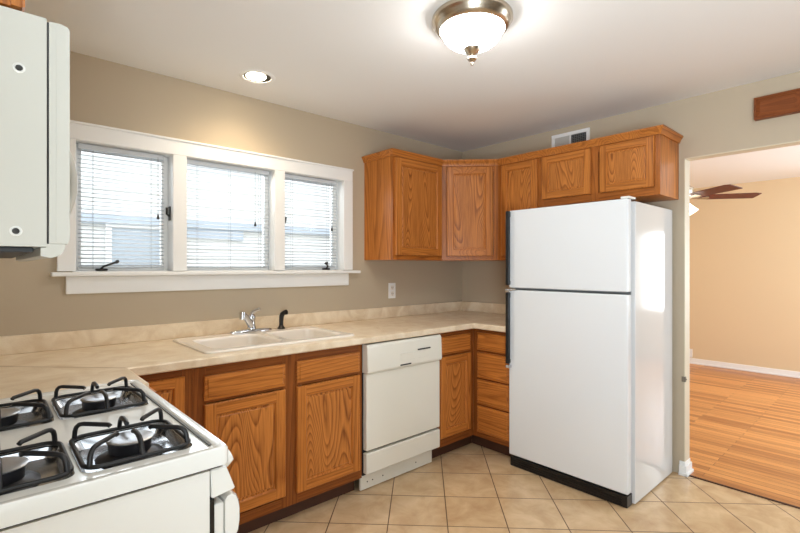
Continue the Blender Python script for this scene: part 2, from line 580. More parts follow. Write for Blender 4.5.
structure('wall_south', b, plain('low_bounce_dark_wall', (128, 118, 104), 0.7, bump=0.08, bscale=240))  # unseen wall, darkened so less bounce reaches the microwave side
b = B()
b.box((XA, -2.85, 0), (XA + .15, YA0, ZC)); b.box((XA, YS, 0), (XA + .15, -3.33, ZC))
b.box((XA, -3.33, 0), (XA + .15, -2.85, .7)); b.box((XA, -3.33, 1.8), (XA + .15, -2.85, ZC))
structure('wall_far', b, TAN, 'warm tan far wall of the adjoining room')
b = B(); b.box((0.082, YA0, 0), (XA + .15, YA0 + .1, ZC)); structure('wall_adjoining_north', b, TAN)

# cream finish of the doorway reveal (both jamb face and head), cut to the wall's thickness
b = B()
b.box((-.003, YD - .006, .085), (0.086, YD, ZD)); b.box((-.003, -3.30, ZD - .006), (0.086, YD, ZD))
structure('trim_2', b, JAMB, 'cream painted reveal of the doorway')

# baseboards
b = B(); b.box((XA - .014, -2.5, .004), (XA, YA0, .078), .003); b.box((XA - .026, -2.5, .004), (XA - .014, YA0, .024), .004)
structure('baseboard_far', b, TRIM)
b = B()
prof = [(0, 0), (.018, 0), (.018, .055), (.010, .075), (0, .082)]
b.box((-.018, YD - .018, 0), (0, -1.79, .062), .003); b.box((-.010, YD - .010, .06), (0, -1.79, .085), .003)
b.box((0, YD - .018, .0), (.098, YD, .062), .003); b.box((0, YD - .010, .06), (.090, YD, .085), .003)
b.box((-.028, YD - .028, 0), (.098, YD - .018, .02), .004); b.box((-.028, YD - .018, 0), (-.018, -1.79, .02), .004)
structure('baseboard_jamb', b, TRIM)

# ------------------------------------------------------------------ windows over the sink
b = B()
CY = -.022
b.box((-3.02, CY, WZ1), (-1.266, 0, 2.024), .004); b.box((-3.02, CY, WZ0), (WX[0][0], 0, WZ1), .003)
b.box((WX[2][1], CY, WZ0), (-1.266, 0, WZ1), .003)
for a0, a1 in ((WX[0][1], WX[1][0]), (WX[1][1], WX[2][0])):
    b.box((a0, CY, WZ0), (a1, 0.0, WZ1), .003)
b.box((-3.026, CY - .008, 2.018), (-1.260, 0, 2.030), .003)
structure('trim_3', b, TRIM, 'white casing round the three windows')
b = B(); b.box((-3.045, -.062, 1.268), (-1.222, 0.0, 1.288), .005, 3)
structure('trim_4', b, TRIM, 'white window stool')
b = B(); b.box((-2.985, -.020, 1.180), (-1.300, 0.0, 1.267), .004)
structure('trim_5', b, TRIM, 'white apron board under the window stool')
b = B()
for a0, a1 in ((WX[0][0] - .011, WX[0][0]), (WX[0][1], WX[1][0]), (WX[1][1], WX[2][0]), (WX[2][1], WX[2][1] + .011)):
    b.box((a0, 0.001, WZ0), (a1, 0.149, WZ1))
b.box((WX[0][0] - .011, .001, WZ1), (WX[2][1] + .011, .149, WZ1 + .011)); b.box((WX[0][0] - .011, .001, WZ0 - .019), (WX[2][1] + .011, .149, WZ0))
structure('trim_6', b, TRIM, 'white jamb lining of the windows')

for i, (x0, x1) in enumerate(WX):
    s = .034 if i != 1 else .026
    w = bpy.data.objects.new('window_%d' % (i + 1), None)
    w.location = ((x0 + x1) / 2, .09, WZ0)
    COL.objects.link(w)
    tag(w, ('casement window nearest the microwave', 'fixed middle window', 'narrow casement window nearest the oak wall cabinets')[i], 'window', None, 'structure')
    rt = w.location
    b = B()
    y0, y1 = .072, .112
    b.box((x0 + .001, y0, WZ0 + .001), (x0 + s, y1, WZ1 - .001), .003); b.box((x1 - s, y0, WZ0 + .001), (x1 - .001, y1, WZ1 - .001), .003)
    b.box((x0 + s, y0, WZ0 + .001), (x1 - s, y1, WZ0 + s), .003); b.box((x0 + s, y0, WZ1 - s), (x1 - s, y1, WZ1 - .001), .003)
    fr = b.obj('window_frame', TRIM, w, rt)
    b = B(); b.box((x0 + s - .004, .089, WZ0 + s - .004), (x1 - s + .004, .095, WZ1 - s + .004))
    b.obj('window_glass', GLASS, w, rt)
    if i != 1:
        # crank operator on the sill
        cx = -2.835 if i == 0 else -1.475
        b = B()
        b.box((cx - .024, .005, WZ0 + .0005), (cx + .030, .035, WZ0 + .014), .006, 3)
        d = 1 if i == 0 else -.5
        b.tube([(cx, .012, WZ0 + .012), (cx + .006 * d, -.012, WZ0 + .024), (cx + .03 * d, -.026, WZ0 + .034), (cx + .06 * d, -.030, WZ0 + .046)], .0055, 10)
        b.tube([(cx + .06 * d, -.024, WZ0 + .046), (cx + .062 * d, -.048, WZ0 + .050)], .0085, 10)
        b.obj('crank_handle', HANDLE, w, rt)['label'] = 'dark metal crank handle'
        # sash lock on the jamb
        lx = x1 if i == 0 else x0
        sg = -1 if i == 0 else 1
        b = B()
        b.box((min(lx, lx + sg * .008), .02, 1.575), (max(lx, lx + sg * .008), .045, 1.655), .003)
        b.tube([(lx + sg * .006, .030, 1.60), (lx + sg * .022, .018, 1.61), (lx + sg * .024, .012, 1.645)], .006, 10)
        b.obj('sash_lock', HANDLE, w, rt)['label'] = 'dark metal sash lock'

# mini blinds, one inside each opening
blabels = ('white mini blind in the window nearest the microwave', 'white mini blind in the middle window over the sink',
           'white mini blind in the narrow window nearest the oak cabinets')
for i, (x0, x1) in enumerate(((-2.930, -2.533), (-2.412, -1.902), (-1.800, -1.375))):
    yb = .040
    t = Thing('mini_blind', ((x0 + x1) / 2, yb, WZ0 + .004), blabels[i], 'blind', 'mini blinds in the sink windows')
    b = B(); b.box((x0, yb - .013, WZ1 - .030), (x1, yb + .013, WZ1 - .003), .003)
    t.part('headrail', b, VINYL)
    b = B()
    n = 29
    zt, zb = WZ1 - .040, WZ0 + .022
    for k in range(n):
        z = zt + (zb - zt) * k / (n - 1)
        tilt = R(14)
        prof = []
        for q in range(5):
            u = -1 + q * .5
            prof.append((u * .0125, .0022 * (1 - u * u)))
        for q in range(4):
            pts = []
            for (u, h), xx in ((prof[q], x0), (prof[q + 1], x0), (prof[q + 1], x1), (prof[q], x1)):
                yy = u * math.cos(tilt) - h * math.sin(tilt); zz = u * math.sin(tilt) + h * math.cos(tilt)
                pts.append((xx, yb + yy, z + zz))
            b.quad(pts)
    so = t.part('slats', b, VINYL)
    so.modifiers.new('thickness', 'SOLIDIFY').thickness = .0010
    b = B(); b.box((x0, yb - .011, WZ0 + .004), (x1, yb + .011, WZ0 + .014), .003)
    t.part('bottom_rail', b, VINYL)
    b = B()
    for f in (.12, .5, .88) if i == 1 else (.16, .84):
        xx = x0 + (x1 - x0) * f
        for dy in (-.0135, .0135):
            b.tube([(xx, yb + dy, WZ1 - .03), (xx, yb + dy, WZ0 + .012)], .0008, 5)
    t.part('ladder_cord', b, CORD)
    cx = (-2.565, -2.0, -1.42)[i]
    cz = (1.605, 1.60, 1.60)[i]
    b = B(); b.tube([(cx, yb - .016, WZ1 - .02), (cx, yb - .017, cz)], .0013, 6)
    t.part('pull_cord', b, CORD)
    b = B(); b.lathe([(.001, 0.03), (.004, .026), (.008, .002), (.007, 0), (0, 0)], (cx, yb - .017, cz - .028), 12)
    t.part('tassel', b, HANDLE, label='dark cord tassel')

# ------------------------------------------------------------------ neighbour's house outside
t = Thing('neighbour_house', (-.5, 5.2, -.6), 'pale siding house seen through the window blinds', 'house')
b = B()
for k in range(26):
    z = -.5 + k * .14
    b.prism([(-9, 5.30, z), (-9, 5.0 , z), (-9, 5.025, z + .14), (-9, 5.30, z + .14)], (18, 0, 0))
t.part('siding_wall', b, SIDING, smooth=False)
b = B(); b.box((-2.6, 4.90, 1.93), (8, 4.995, 2.07), .01); b.box((-9, 4.72, 3.16), (9, 5.3, 3.3), .01)
t.part('eave_band', b, EAVE)
b = B(); b.box((-1.98, 4.93, 1.88), (-.9, 4.995, 1.95), .01); b.box((-1.98, 4.94, 1.30), (-1.90, 4.995, 1.88), .005); b.box((-.98, 4.94, 1.30), (-.9, 4.995, 1.88), .005)
wf = t.part('window_frame', b, SIDING)
b = B(); b.box((-1.90, 4.96, 1.30), (-.98, 4.995, 1.88))
t.part('window_pane', b, PANE2, wf)
b = B(); b.box((-.15, 4.93, 1.76), (.05, 4.995, 1.93), .005); b.box((-.9, 4.94, 1.78), (-.15, 4.995, 1.93), .005)
t.part('meter_panel', b, EAVE)
b = B(); b.box((-9, .3, -.7), (9, 5.0, -.6)); structure('ground', b, LAWN)

# ------------------------------------------------------------------ cabinets
class Fr:
    """Local frame of a cabinet face: u to the viewer's right, v up, w out of the face."""

    def __init__(self, o, r, n):
        self.o, self.r, self.n = Vector(o), Vector(r).normalized(), Vector(n).normalized()
        self.M = Matrix(((self.r.x, 0, self.n.x, self.o.x), (self.r.y, 0, self.n.y, self.o.y), (self.r.z, 1, self.n.z, self.o.z), (0, 0, 0, 1)))

    def __call__(self, u, v, w):
        return self.o + self.r * u + Vector((0, 0, v)) + self.n * w


def rect(F, u0, v0, u1, v1, w):
    return [F(u0, v0, w), F(u1, v0, w), F(u1, v1, w), F(u0, v1, w)]


def door(t, F, u0, v0, u1, v1, rail, st=.052, T=.019):
    """Frame-and-panel door: the frame mesh plus its panel as a sub-part."""
    b = B()
    c = .004
    b.loops([rect(F, u0, v0, u1, v1, .0006), rect(F, u0, v0, u1, v1, T - c), rect(F, u0 + c, v0 + c, u1 - c, v1 - c, T)], cap0=True)
    a0, b0, a1, b1 = u0 + c, v0 + c, u1 - c, v1 - c
    i0, j0, i1, j1 = u0 + st, v0 + st, u1 - st, v1 - st
    b.quad(rect(F, a0, b0, i0, b1, T)); b.quad(rect(F, i1, b0, a1, b1, T))
    b.quad(rect(F, i0, b0, i1, j0, T), 1); b.quad(rect(F, i0, j1, i1, b1, T), 1)
    b.loops([rect(F, i0, j0, i1, j1, T), rect(F, i0 + .004, j0 + .004, i1 - .004, j1 - .004, T - .0045), rect(F, i0 + .006, j0 + .006, i1 - .006, j1 - .006, T - .0095)])
    bmesh.ops.recalc_face_normals(b.bm, faces=[f for f in b.bm.faces if False])
    d = t.part('door', b, [OAK['z'], OAK[rail]], smooth=False)
    b = B()
    q0, r0, q1, r1 = i0 + .005, j0 + .005, i1 - .005, j1 - .005
    b.loops([rect(F, q0, r0, q1, r1, T - .0090), rect(F, q0 + .010, r0 + .010, q1 - .010, r1 - .010, T - .0085), rect(F, q0 + .013, r0 + .013, q1 - .013, r1 - .013, T - .006)], cap1=True)
    t.part('panel', b, OAKP, d, smooth=False)
    return d


def drawer(t, F, u0, v0, u1, v1, rail, T=.019):
    b = B()
    b.loops([rect(F, u0, v0, u1, v1, .0006), rect(F, u0, v0, u1, v1, T - .008), rect(F, u0 + .004, v0 + .004, u1 - .004, v1 - .004, T - .005),
             rect(F, u0 + .013, v0 + .013, u1 - .013, v1 - .013, T - .004), rect(F, u0 + .017, v0 + .017, u1 - .017, v1 - .017, T)], cap0=True, cap1=True)
    return t.part('drawer_front', b, OAK[rail], smooth=False)


def face_frame(t, F, W, v0, v1, stiles, rails, rail, T=.019, oakset=None):
    oakset = oakset or OAKU
    """stiles: list of (u0,u1); rails: list of (v0,v1); the frame sits from w=-T to 0."""
    b = B()
    for s0, s1 in stiles:
        b.box((s0, v0, -T), (s1, v1, 0), M=F.M)
    for r0, r1 in rails:
        for (p, q) in zip(stiles[:-1], stiles[1:]):
            b.box((p[1], r0, -T), (q[0], r1, 0), mi=1, M=F.M)
    return t.part('face_frame', b, [oakset['z'], oakset[rail]], smooth=False)


def crown(t, path, z0=2.098, z1=2.143, out=.026):
    """Crown moulding along a plan path of (point, outward mitre offset) pairs."""
    prof = [(.001, z0), (.007, z0), (.009, z0 + .008), (.014, z0 + .020), (.021, z0 + .030), (out, z0 + .036), (out, z1), (.001, z1)]
    b = B()
    lps = []
    for p, d in path:
        lps.append([Vector((p[0] + d[0] * k, p[1] + d[1] * k, z)) for k, z in prof])
    b.loops(lps, cap0=True, cap1=True)
    return t.part('crown_moulding', b, OAK['x'], smooth=False)


UB, UT, UD = 1.365, 2.140, .327           # uppers: bottom, top, depth to face frame
FT = .019
# --- wall cabinet beside the window
x0, x1 = -1.143, -.6345
t = Thing('wall_cabinet', ((x0 + x1) / 2, -.16, UB), 'oak wall cabinet with one tall door between window and corner', 'cabinet', 'oak wall cabinets')
b = B(); b.box((x0, -UD + FT + .0002, UB), (x1, -.001, 2.110)); t.part('carcass', b, OAK['z'], smooth=False)
F = Fr((x0, -UD, 0), (1, 0, 0), (0, -1, 0))
W = x1 - x0
face_frame(t, F, W, UB, 2.110, [(0, .04), (W - .04, W)], [(UB, UB + .045), (2.06, 2.110)], 'x')
door(t, F, .016, 1.398, W - .016, 2.092, 'x')
crown(t, [((x0, -.001), (-1, 0)), ((x0, -UD), (-1, -1)), ((x1, -UD), (0.0, -1))])

# --- diagonal corner wall cabinet
c = .6335
t = Thing('corner_wall_cabinet', (-.2, -.2, UB), 'oak diagonal wall cabinet with one door set across the room corner', 'cabinet', 'oak wall cabinets')
d2 = FT * math.sqrt(.5)
b = B()
b.prism([(-.001, -.001, UB), (-c, -.001, UB), (-c, -UD + .02, UB), (-c + .001, -UD + .02, UB), (-UD + .02, -c + .001, UB), (-UD + .02, -c, UB), (-.001, -c, UB)], (0, 0, 2.110 - UB))
t.part('carcass', b, OAK['z'], smooth=False)
rr_ = Vector((c - UD, -(c - UD), 0)); W = rr_.length
F = Fr((-c, -UD, 0), rr_, (-1, -1, 0))
face_frame(t, F, W, UB, 2.110, [(.001, .034), (W - .034, W - .001)], [(UB, UB + .04), (2.065, 2.110)], 'x', T=.012)
door(t, F, .036, 1.398, W - .046, 2.088, 'x')
k = math.tan(R(22.5))
crown(t, [((-c, -UD), (-k, -1)), ((-UD, -c), (-1, -k))])

# --- wall cabinet between corner and refrigerator
y0, y1 = -.6345, -.990
t = Thing('wall_cabinet', (-.16, (y0 + y1) / 2, UB), 'narrow oak wall cabinet half hidden behind the top of the refrigerator', 'cabinet', 'oak wall cabinets')
b = B(); b.box((-UD + FT + .0002, y1, UB), (-.001, y0, 2.110)); t.part('carcass', b, OAK['z'], smooth=False)
F = Fr((-UD, y0, 0), (0, -1, 0), (-1, 0, 0)); W = y0 - y1
face_frame(t, F, W, UB, 2.110, [(0, .04), (W - .03, W)], [(UB, UB + .045), (2.06, 2.110)], 'y')
door(t, F, .040, 1.398, W - .012, 2.088, 'y', st=.046)
crown(t, [((-UD, y0), (-1, 0)), ((-UD, y1), (-1, 0))])

# --- two-door cabinet over the refrigerator
y0, y1 = -.9905, -1.785
ZB = 1.742
t = Thing('over_fridge_cabinet', (-.16, (y0 + y1) / 2, ZB), 'short two-door oak wall cabinet above the white refrigerator', 'cabinet', 'oak wall cabinets')
b = B(); b.box((-UD + FT + .0002, y1, ZB), (-.001, y0, 2.110)); t.part('carcass', b, OAK['z'], smooth=False)
F = Fr((-UD, y0, 0), (0, -1, 0), (-1, 0, 0)); W = y0 - y1
face_frame(t, F, W, ZB, 2.110, [(0, .034), (W / 2 - .03, W / 2 + .03), (W - .034, W)], [(ZB, ZB + .05), (2.06, 2.110)], 'y')
door(t, F, .026, 1.792, .382, 2.090, 'y', st=.044)
door(t, F, .440, 1.790, W - .028, 2.090, 'y', st=.044)
crown(t, [((-UD, y0), (-1, 0)), ((-UD, y1), (-1, -1)), ((-.001, y1), (0, -1))])

# --- base cabinets
FY = -.646                                # face frame plane of the window run
BT, BB, KY = .8735, .095, -.575           # box top, box bottom, toe kick plane

# blind corner unit between range and sink base
x0, x1 = XW + .002, -2.601
t = Thing('corner_base_cabinet', (-3.0, -.3, 0), 'oak corner base cabinet with a narrow door beside the gas range', 'cabinet', 'oak base cabinets')
b = B(); b.prism([(x0, -.003, BB), (x1, -.003, BB), (x1, FY + .0195, BB), (-2.83, FY + .0195, BB), (-2.83, -.985, BB), (x0, -.985, BB)], (0, 0, BT - BB)); t.part('carcass', b, OAK['z'], smooth=False)
F = Fr((-2.829, FY, 0), (1, 0, 0), (0, -1, 0)); W = x1 + 2.829
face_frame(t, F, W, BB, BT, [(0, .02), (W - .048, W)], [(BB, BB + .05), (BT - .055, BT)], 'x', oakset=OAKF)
door(t, F, .008, .135, .194, .838, 'x', st=.042)
b = B(); b.box((-2.829, KY, 0), (x1, KY + .016, BB)); t.part('toe_kick', b, OAKDARK, smooth=False)

# sink base
x0, x1 = -2.600, -1.662
t = Thing('sink_base_cabinet', ((x0 + x1) / 2, -.3, 0), 'wide oak sink base cabinet with two doors below two false drawers', 'cabinet', 'oak base cabinets')
b = B()
b.box((x0, FY + .0195, BB), (x0 + .016, -.003, BT)); b.box((x1 - .016, FY + .0195, BB), (x1, -.003, BT)); b.box((x0 + .016, FY + .0195, BB), (x1 - .016, -.003, BB + .016))
t.part('carcass', b, OAK['z'], smooth=False)
F = Fr((x0, FY, 0), (1, 0, 0), (0, -1, 0)); W = x1 - x0
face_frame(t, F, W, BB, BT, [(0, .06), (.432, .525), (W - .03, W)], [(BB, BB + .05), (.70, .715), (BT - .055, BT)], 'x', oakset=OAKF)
drawer(t, F, .048, .713, .446, .826, 'x'); drawer(t, F, .512, .716, W - .022, .828, 'x')
door(t, F, .048, .158, .446, .697, 'x'); door(t, F, .512, .150, W - .022, .697, 'x')
b = B(); b.box((x0 + .0, KY, 0), (x1, KY + .016, BB)); t.part('toe_kick', b, OAKDARK, smooth=False)

# narrow base next to dishwasher
x0, x1 = -1.020, -.6465
t = Thing('base_cabinet', ((x0 + x1) / 2, -.3, 0), 'narrow oak base cabinet with one drawer over one door beside the dishwasher', 'cabinet', 'oak base cabinets')
b = B(); b.box((x0, FY + .0195, BB), (x1, -.003, BT)); t.part('carcass', b, OAK['z'], smooth=False)
F = Fr((x0, FY, 0), (1, 0, 0), (0, -1, 0)); W = x1 - x0
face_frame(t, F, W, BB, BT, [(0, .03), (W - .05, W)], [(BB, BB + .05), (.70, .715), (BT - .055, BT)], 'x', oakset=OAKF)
drawer(t, F, .010, .718, W - .045, .840, 'x'); door(t, F, .010, .155, W - .045, .703, 'x', st=.05)
b = B(); b.box((x0, KY, 0), (x1 + .071, KY + .016, BB)); t.part('toe_kick', b, OAKDARK, smooth=False)

# four-drawer base before the refrigerator
y0, y1 = -.6468, -.973
t = Thing('drawer_base_cabinet', (-.3, (y0 + y1) / 2, 0), 'oak base cabinet with a stack of four drawers beside the refrigerator', 'cabinet', 'oak base cabinets')
b = B(); b.box((-.646 + .0195, y1, BB), (-.003, y0, BT)); t.part('carcass', b, OAK['z'], smooth=False)
F = Fr((-.646, y0, 0), (0, -1, 0), (-1, 0, 0)); W = y0 - y1
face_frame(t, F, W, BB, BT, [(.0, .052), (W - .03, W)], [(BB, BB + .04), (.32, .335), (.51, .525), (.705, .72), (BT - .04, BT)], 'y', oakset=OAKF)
for v0, v1 in ((.722, .846), (.524, .706), (.336, .512), (.135, .324)):
    drawer(t, F, .042, v0, W - .012, v1, 'y')
b = B(); b.box((KY, y1, 0), (KY + .016, y0 + .07, BB)); t.part('toe_kick', b, OAKDARK, smooth=False)

# ------------------------------------------------------------------ countertop
CT, CTH, CF = .914, .0395, .693
SX0, SX1, SY0, SY1 = -2.530, -1.680, -.622, -.092       # sink outline
t = Thing('countertop', (-1.8, -.35, CT - CTH), 'beige mottled laminate countertop with backsplash running round three sides', 'countertop')
out = [(XW + .001, -.001), (-.001, -.001), (-.001, -.976), (-CF, -.976), (-CF, -CF), (-2.858, -CF), (-2.858, -1.008), (XW + .001, -1.008)]
b = B(); b.plate(out, [rrect(SX0 + .02, SY0 + .02, SX1 - .02, SY1 - .02, .03)], CT - CTH, CT)
ct = t.part('worktop', b, LAM)
bv = ct.modifiers.new('edge', 'BEVEL'); bv.width = .007; bv.segments = 3; bv.limit_method = 'ANGLE'; bv.angle_limit = R(60)
b = B()
b.box((XW + .001, -.021, CT), (-.001, -.001, .999), .004); b.box((-.021, -.976, CT), (-.001, -.0215, .999), .004); b.box((XW + .001, -1.008, CT), (XW + .021, -.0215, .999), .004)
t.part('backsplash', b, LAM)
b = B()
dv = Vector((XW + .03 + 2.865, 0.66, 0)); nn = Vector((-dv.y, dv.x, 0)).normalized() * .0009
p0, p1 = Vector((-2.865, -.688, CT + .0003)), Vector((XW + .022, -.025, CT + .0003))
b.prism([p0 - nn, p0 + nn, p1 + nn, p1 - nn], (0, 0, .0003))
t.part('seam', b, plain('counter_seam', (126, 98, 66), .7), ct, 'thin dark mitre seam', smooth=False)

# ------------------------------------------------------------------ sink, faucet, sprayer
t = Thing('kitchen_sink', ((SX0 + SX1) / 2, (SY0 + SY1) / 2, CT), 'white double-bowl drop-in sink in the beige countertop', 'sink')
b = B()
o0 = rrect(SX0, SY0, SX1, SY1, .035, 8)
o1 = rrect(SX0 + .004, SY0 + .004, SX1 - .004, SY1 - .004, .033, 8)
o2 = rrect(SX0 + .014, SY0 + .014, SX1 - .014, SY1 - .014, .028, 8)
z3 = lambda lp, z: [(p[0], p[1], z) for p in lp]
ZR = CT + .012
b.loops([z3(o0, CT + .0006), z3(o0, CT + .006), z3(o1, ZR - .001), z3(o2, ZR)])
bowls = [(SX0 + .055, SY0 + .045, SX0 + .425, SY1 - .115), (SX0 + .465, SY0 + .045, SX1 - .050, SY1 - .115)]
holes = [rrect(*q, .055, 8) for q in bowls]
b.plate(o2, holes, ZR, ZR)
rimo = t.part('rim', b, SINKW)
for q, h in zip(bowls, holes):
    b = B()
    ins = lambda k, r: rrect(q[0] + k, q[1] + k, q[2] - k, q[3] - k, r, 8)
    b.loops([z3(h, ZR), z3(ins(.006, .052), ZR - .004), z3(ins(.012, .05), ZR - .014), z3(ins(.022, .05), CT - .15), z3(ins(.045, .045), CT - .175), z3(ins(.10, .03), CT - .18)], cap1=True)
    bo = t.part('bowl', b, SINKW)
    b = B(); b.lathe([(0, .002), (.026, .002), (.030, .006), (.040, .008), (.042, .003), (.042, 0)], ((q[0] + q[2]) / 2, (q[1] + q[3]) / 2, CT - .179), 28)
    t.part('drain', b, CHROME, bo, 'chrome drain strainer')

fx, fy, fz = -2.088, -.118, ZR
t = Thing('kitchen_faucet', (fx, fy, fz), 'chrome single-lever faucet at the back of the white sink', 'faucet')
b = B()
el = lambda rx, ry, z: [(fx + rx * math.cos(2 * math.pi * k / 40), fy + ry * math.sin(2 * math.pi * k / 40), z) for k in range(40)]
b.loops([el(.130, .027, fz + .0003), el(.130, .027, fz + .006), el(.124, .023, fz + .011), el(.09, .018, fz + .0145), el(.03, .012, fz + .016)], cap0=True, cap1=True)
t.part('base_plate', b, CHROME)
b = B(); b.lathe([(.026, 0), (.026, .012), (.022, .02), (.021, .055), (.023, .06), (.023, .078), (.019, .088), (0, .090)], (fx, fy, fz + .014), 28)
t.part('valve_body', b, CHROME)
b = B()
b.tube([(fx - .002, fy - .002, fz + .030), (fx - .026, fy - .018, fz + .062), (fx - .050, fy - .034, fz + .092), (fx - .072, fy - .050, fz + .110), (fx - .086, fy - .060, fz + .112)], .012, 14, rs=[.020, .0195, .0175, .0160, .0155])
b.tube([(fx - .080, fy - .056, fz + .126), (fx - .082, fy - .058, fz + .084)], .0165, 16)
t.part('spout', b, CHROME)
b = B()
b.tube([(fx, fy, fz + .100), (fx + .006, fy - .006, fz + .116), (fx + .022, fy - .022, fz + .128), (fx + .038, fy - .036, fz + .136)], .009, 12, rs=[.015, .012, .0095, .010])
t.part('lever', b, CHROME)

sx, sy = -1.893, -.118
t = Thing('sink_sprayer', (sx, sy, ZR), 'black pull-out side sprayer standing right of the faucet', 'sprayer')
b = B(); b.lathe([(0, .0003), (.024, .0003), (.024, .006), (.018, .012), (.014, .02), (0, .021)], (sx, sy, ZR), 24); t.part('base_collar', b, HANDLE)
b = B()
b.tube([(sx, sy, ZR + .018), (sx, sy, ZR + .05), (sx + .001, sy - .002, ZR + .078), (sx + .006, sy - .008, ZR + .094)], .013, 14, rs=[.0125, .0135, .015, .014]); t.part('grip', b, BLACK)
b = B()
b.tube([(sx + .001, sy - .002, ZR + .090), (sx + .012, sy - .022, ZR + .102), (sx + .018, sy - .034, ZR + .105)], .015, 14, rs=[.013, .015, .0165]); t.part('spray_head', b, BLACK)

# ------------------------------------------------------------------ dishwasher
x0, x1 = -1.655, -1.031
t = Thing('dishwasher', ((x0 + x1) / 2, -.35, 0), 'white built-in dishwasher between the oak sink cabinet and narrow base cabinet', 'dishwasher')
b = B(); b.box((x0 + .004, -.640, .10), (x1 - .004, -.06, .868)); t.part('tub', b, VENTDARK, label='dark gap behind the dishwasher panels')  # tub coloured dark so the gaps between panels look shaded
b = B(); b.box((x0 + .004, -.678, .252), (x1 - .004, -.641, .696), .006, 3); t.part('door', b, BISQUE)
b = B()
b.prism([(x0, -.641, .699), (x0, -.690, .699), (x0, -.696, .712), (x0, -.690, .850), (x0, -.682, .866), (x0, -.641, .866)], (x1 - x0 - .001, 0, 0), .003)
cp = t.part('control_panel', b, BISQUE)
b = B()
for k in range(6):
    b.box((-1.255 + k * .019, -.6985, .7905), (-1.239 + k * .019, -.690, .7985), .001)
t.part('buttons', b, BLACK, cp, 'row of small black push buttons')
b = B(); b.box((-1.405, -.6982, .7125), (-1.315, -.690, .7205), .001); t.part('latch_recess', b, VENTDARK, cp, 'dark slot of the door latch')
b = B(); b.box((-1.40, -.6965, .742), (-1.16, -.692, .785), .002); t.part('button_plate', b, BISQUE, cp)
b = B(); b.box((x0 + .002, -.680, .118), (x1 - .004, -.645, .238), .006, 3); t.part('access_panel', b, BISQUE)
b = B(); b.box((x0 + .006, -.618, .004), (x1 - .018, -.600, .112), .003)
kp = t.part('toe_panel', b, BISQUE)
for q in (-1.60, -1.56, -1.48, -1.2):
    b = B()
    b.lathe([(0, .0), (.004, .0), (.004, .002), (0, .003)], (q, -.618, .045), 10, axis='Y', M=Matrix.Rotation(R(180), 4, 'Z'))
    t.part('screw', b, HANDLE, kp)


# ------------------------------------------------------------------ refrigerator
y0, y1 = -.983, -1.754
t = Thing('refrigerator', (-.36, (y0 + y1) / 2, 0), 'white top-freezer refrigerator with long black handles', 'refrigerator')
b = B(); b.box((-.628, y1 - .006, .008), (-.035, y0 - .004, 1.676), .005, 3); t.part('cabinet_body', b, FRIDGES)
b = B(); b.box((-.640, y1 + .016, .08), (-.6285, y0 - .010, 1.670)); t.part('door_gasket', b, GASKET)
fd = lambda z0, z1: B().box((-.694, y1 + .008, z0), (-.6405, y0, z1), .009, 3)
d1 = t.part('freezer_door', fd(1.176, 1.687), FRIDGEW)
d2 = t.part('fridge_door', fd(.072, 1.162), FRIDGEW)
for z0, z1, dd, zc in ((1.182, 1.684, d1, 1.182), (.664, 1.150, d2, .664)):
    b = B()
    yh = y0 - .004
    b.box((-.728, yh - .018, z0 + .012), (-.706, yh + .008, z1 - .002), .006, 3)
    b.box((-.708, yh - .012, z1 - .04), (-.6945, yh + .004, z1 - .006), .003)
    b.box((-.708, yh - .012, z0 + .016), (-.6945, yh + .004, z0 + .04), .003)
    hd = t.part('handle', b, BLACK, dd, 'long black vertical handle')
b = B(); b.box((-.730, y0 - .024, 1.151), (-.6945, y0 + .004, 1.170), .004); b.tube([(-.73, y0 - .006, 1.161), (-.70, y0 - .03, 1.163), (-.697, y0 - .06, 1.165)], .006, 8)
t.part('handle_end_cap', b, CHROME, d2, 'chrome handle end cap')
b = B(); b.box((-.726, y0 - .024, .648), (-.6945, y0 + .004, .668), .004)
t.part('handle_end_cap', b, CHROME, d2, 'chrome handle end cap')
b = B(); b.box((-.697, y1 + .010, .003), (-.6285, y0 - .014, .066), .004)
for k in range(3):
    b.box((-.700, y1 + .04, .016 + k * .014), (-.696, y0 - .04, .022 + k * .014))
t.part('kick_grille', b, BLACK)
b = B(); b.box((-.690, y1 + .002, 1.6875), (-.600, y1 + .05, 1.700), .004, 3)
t.part('hinge_cover', b, ENAMEL)
for xx in (-.58, -.10):
    for yy in (y1 + .03, y0 - .04):
        b = B(); b.lathe([(0, 0), (.02, 0), (.02, .0075), (0, .0075)], (xx, yy, 0), 14)
        t.part('roller', b, BLACK)

# ------------------------------------------------------------------ gas range
gx0, gx1, gy0, gy1 = XW + .012, -2.934, -1.790, -1.022
t = Thing('gas_range', (-3.22, -1.41, 0), 'white gas range with four black-grated burners in the corner by the microwave', 'stove')
b = B(); b.box((gx0, gy0, .03), (gx1, gy1, .889), .003); t.part('oven_body', b, ENAMEL)
b = B(); b.box((gx0, gy0 + .006, .8892), (-2.910, gy1 - .006, .8984)); b.box((-2.9338, gy0 + .003, .05), (-2.9245, gy1 - .003, .826)); t.part('gap_shade', b, BLACK, label='black strip painting the shaded gap under the cooktop')  # black strips paint in the shade of the cooktop and oven door gaps
b = B()
tp = .935
wells = [(-3.372, -1.742, -3.158, -1.520), (-3.148, -1.742, -2.948, -1.520), (-3.364, -1.345, -3.152, -1.100), (-3.141, -1.345, -2.938, -1.100)]
o0 = rrect(gx0, gy0 - .012, -2.896, gy1 + .008, .018, 5)
oi = rrect(gx0 + .012, gy0 + .004, -2.912, gy1 - .006, .014, 5)
oj = rrect(gx0 + .020, gy0 + .012, -2.920, gy1 - .014, .012, 5)
b.loops([z3(o0, .8985), z3(o0, tp - .006), z3(rrect(gx0 + .004, gy0 - .008, -2.900, gy1 + .004, .016, 5), tp), z3(oi, tp), z3(oj, tp - .006)])
hs = [rrect(*w, .022, 5) for w in wells]
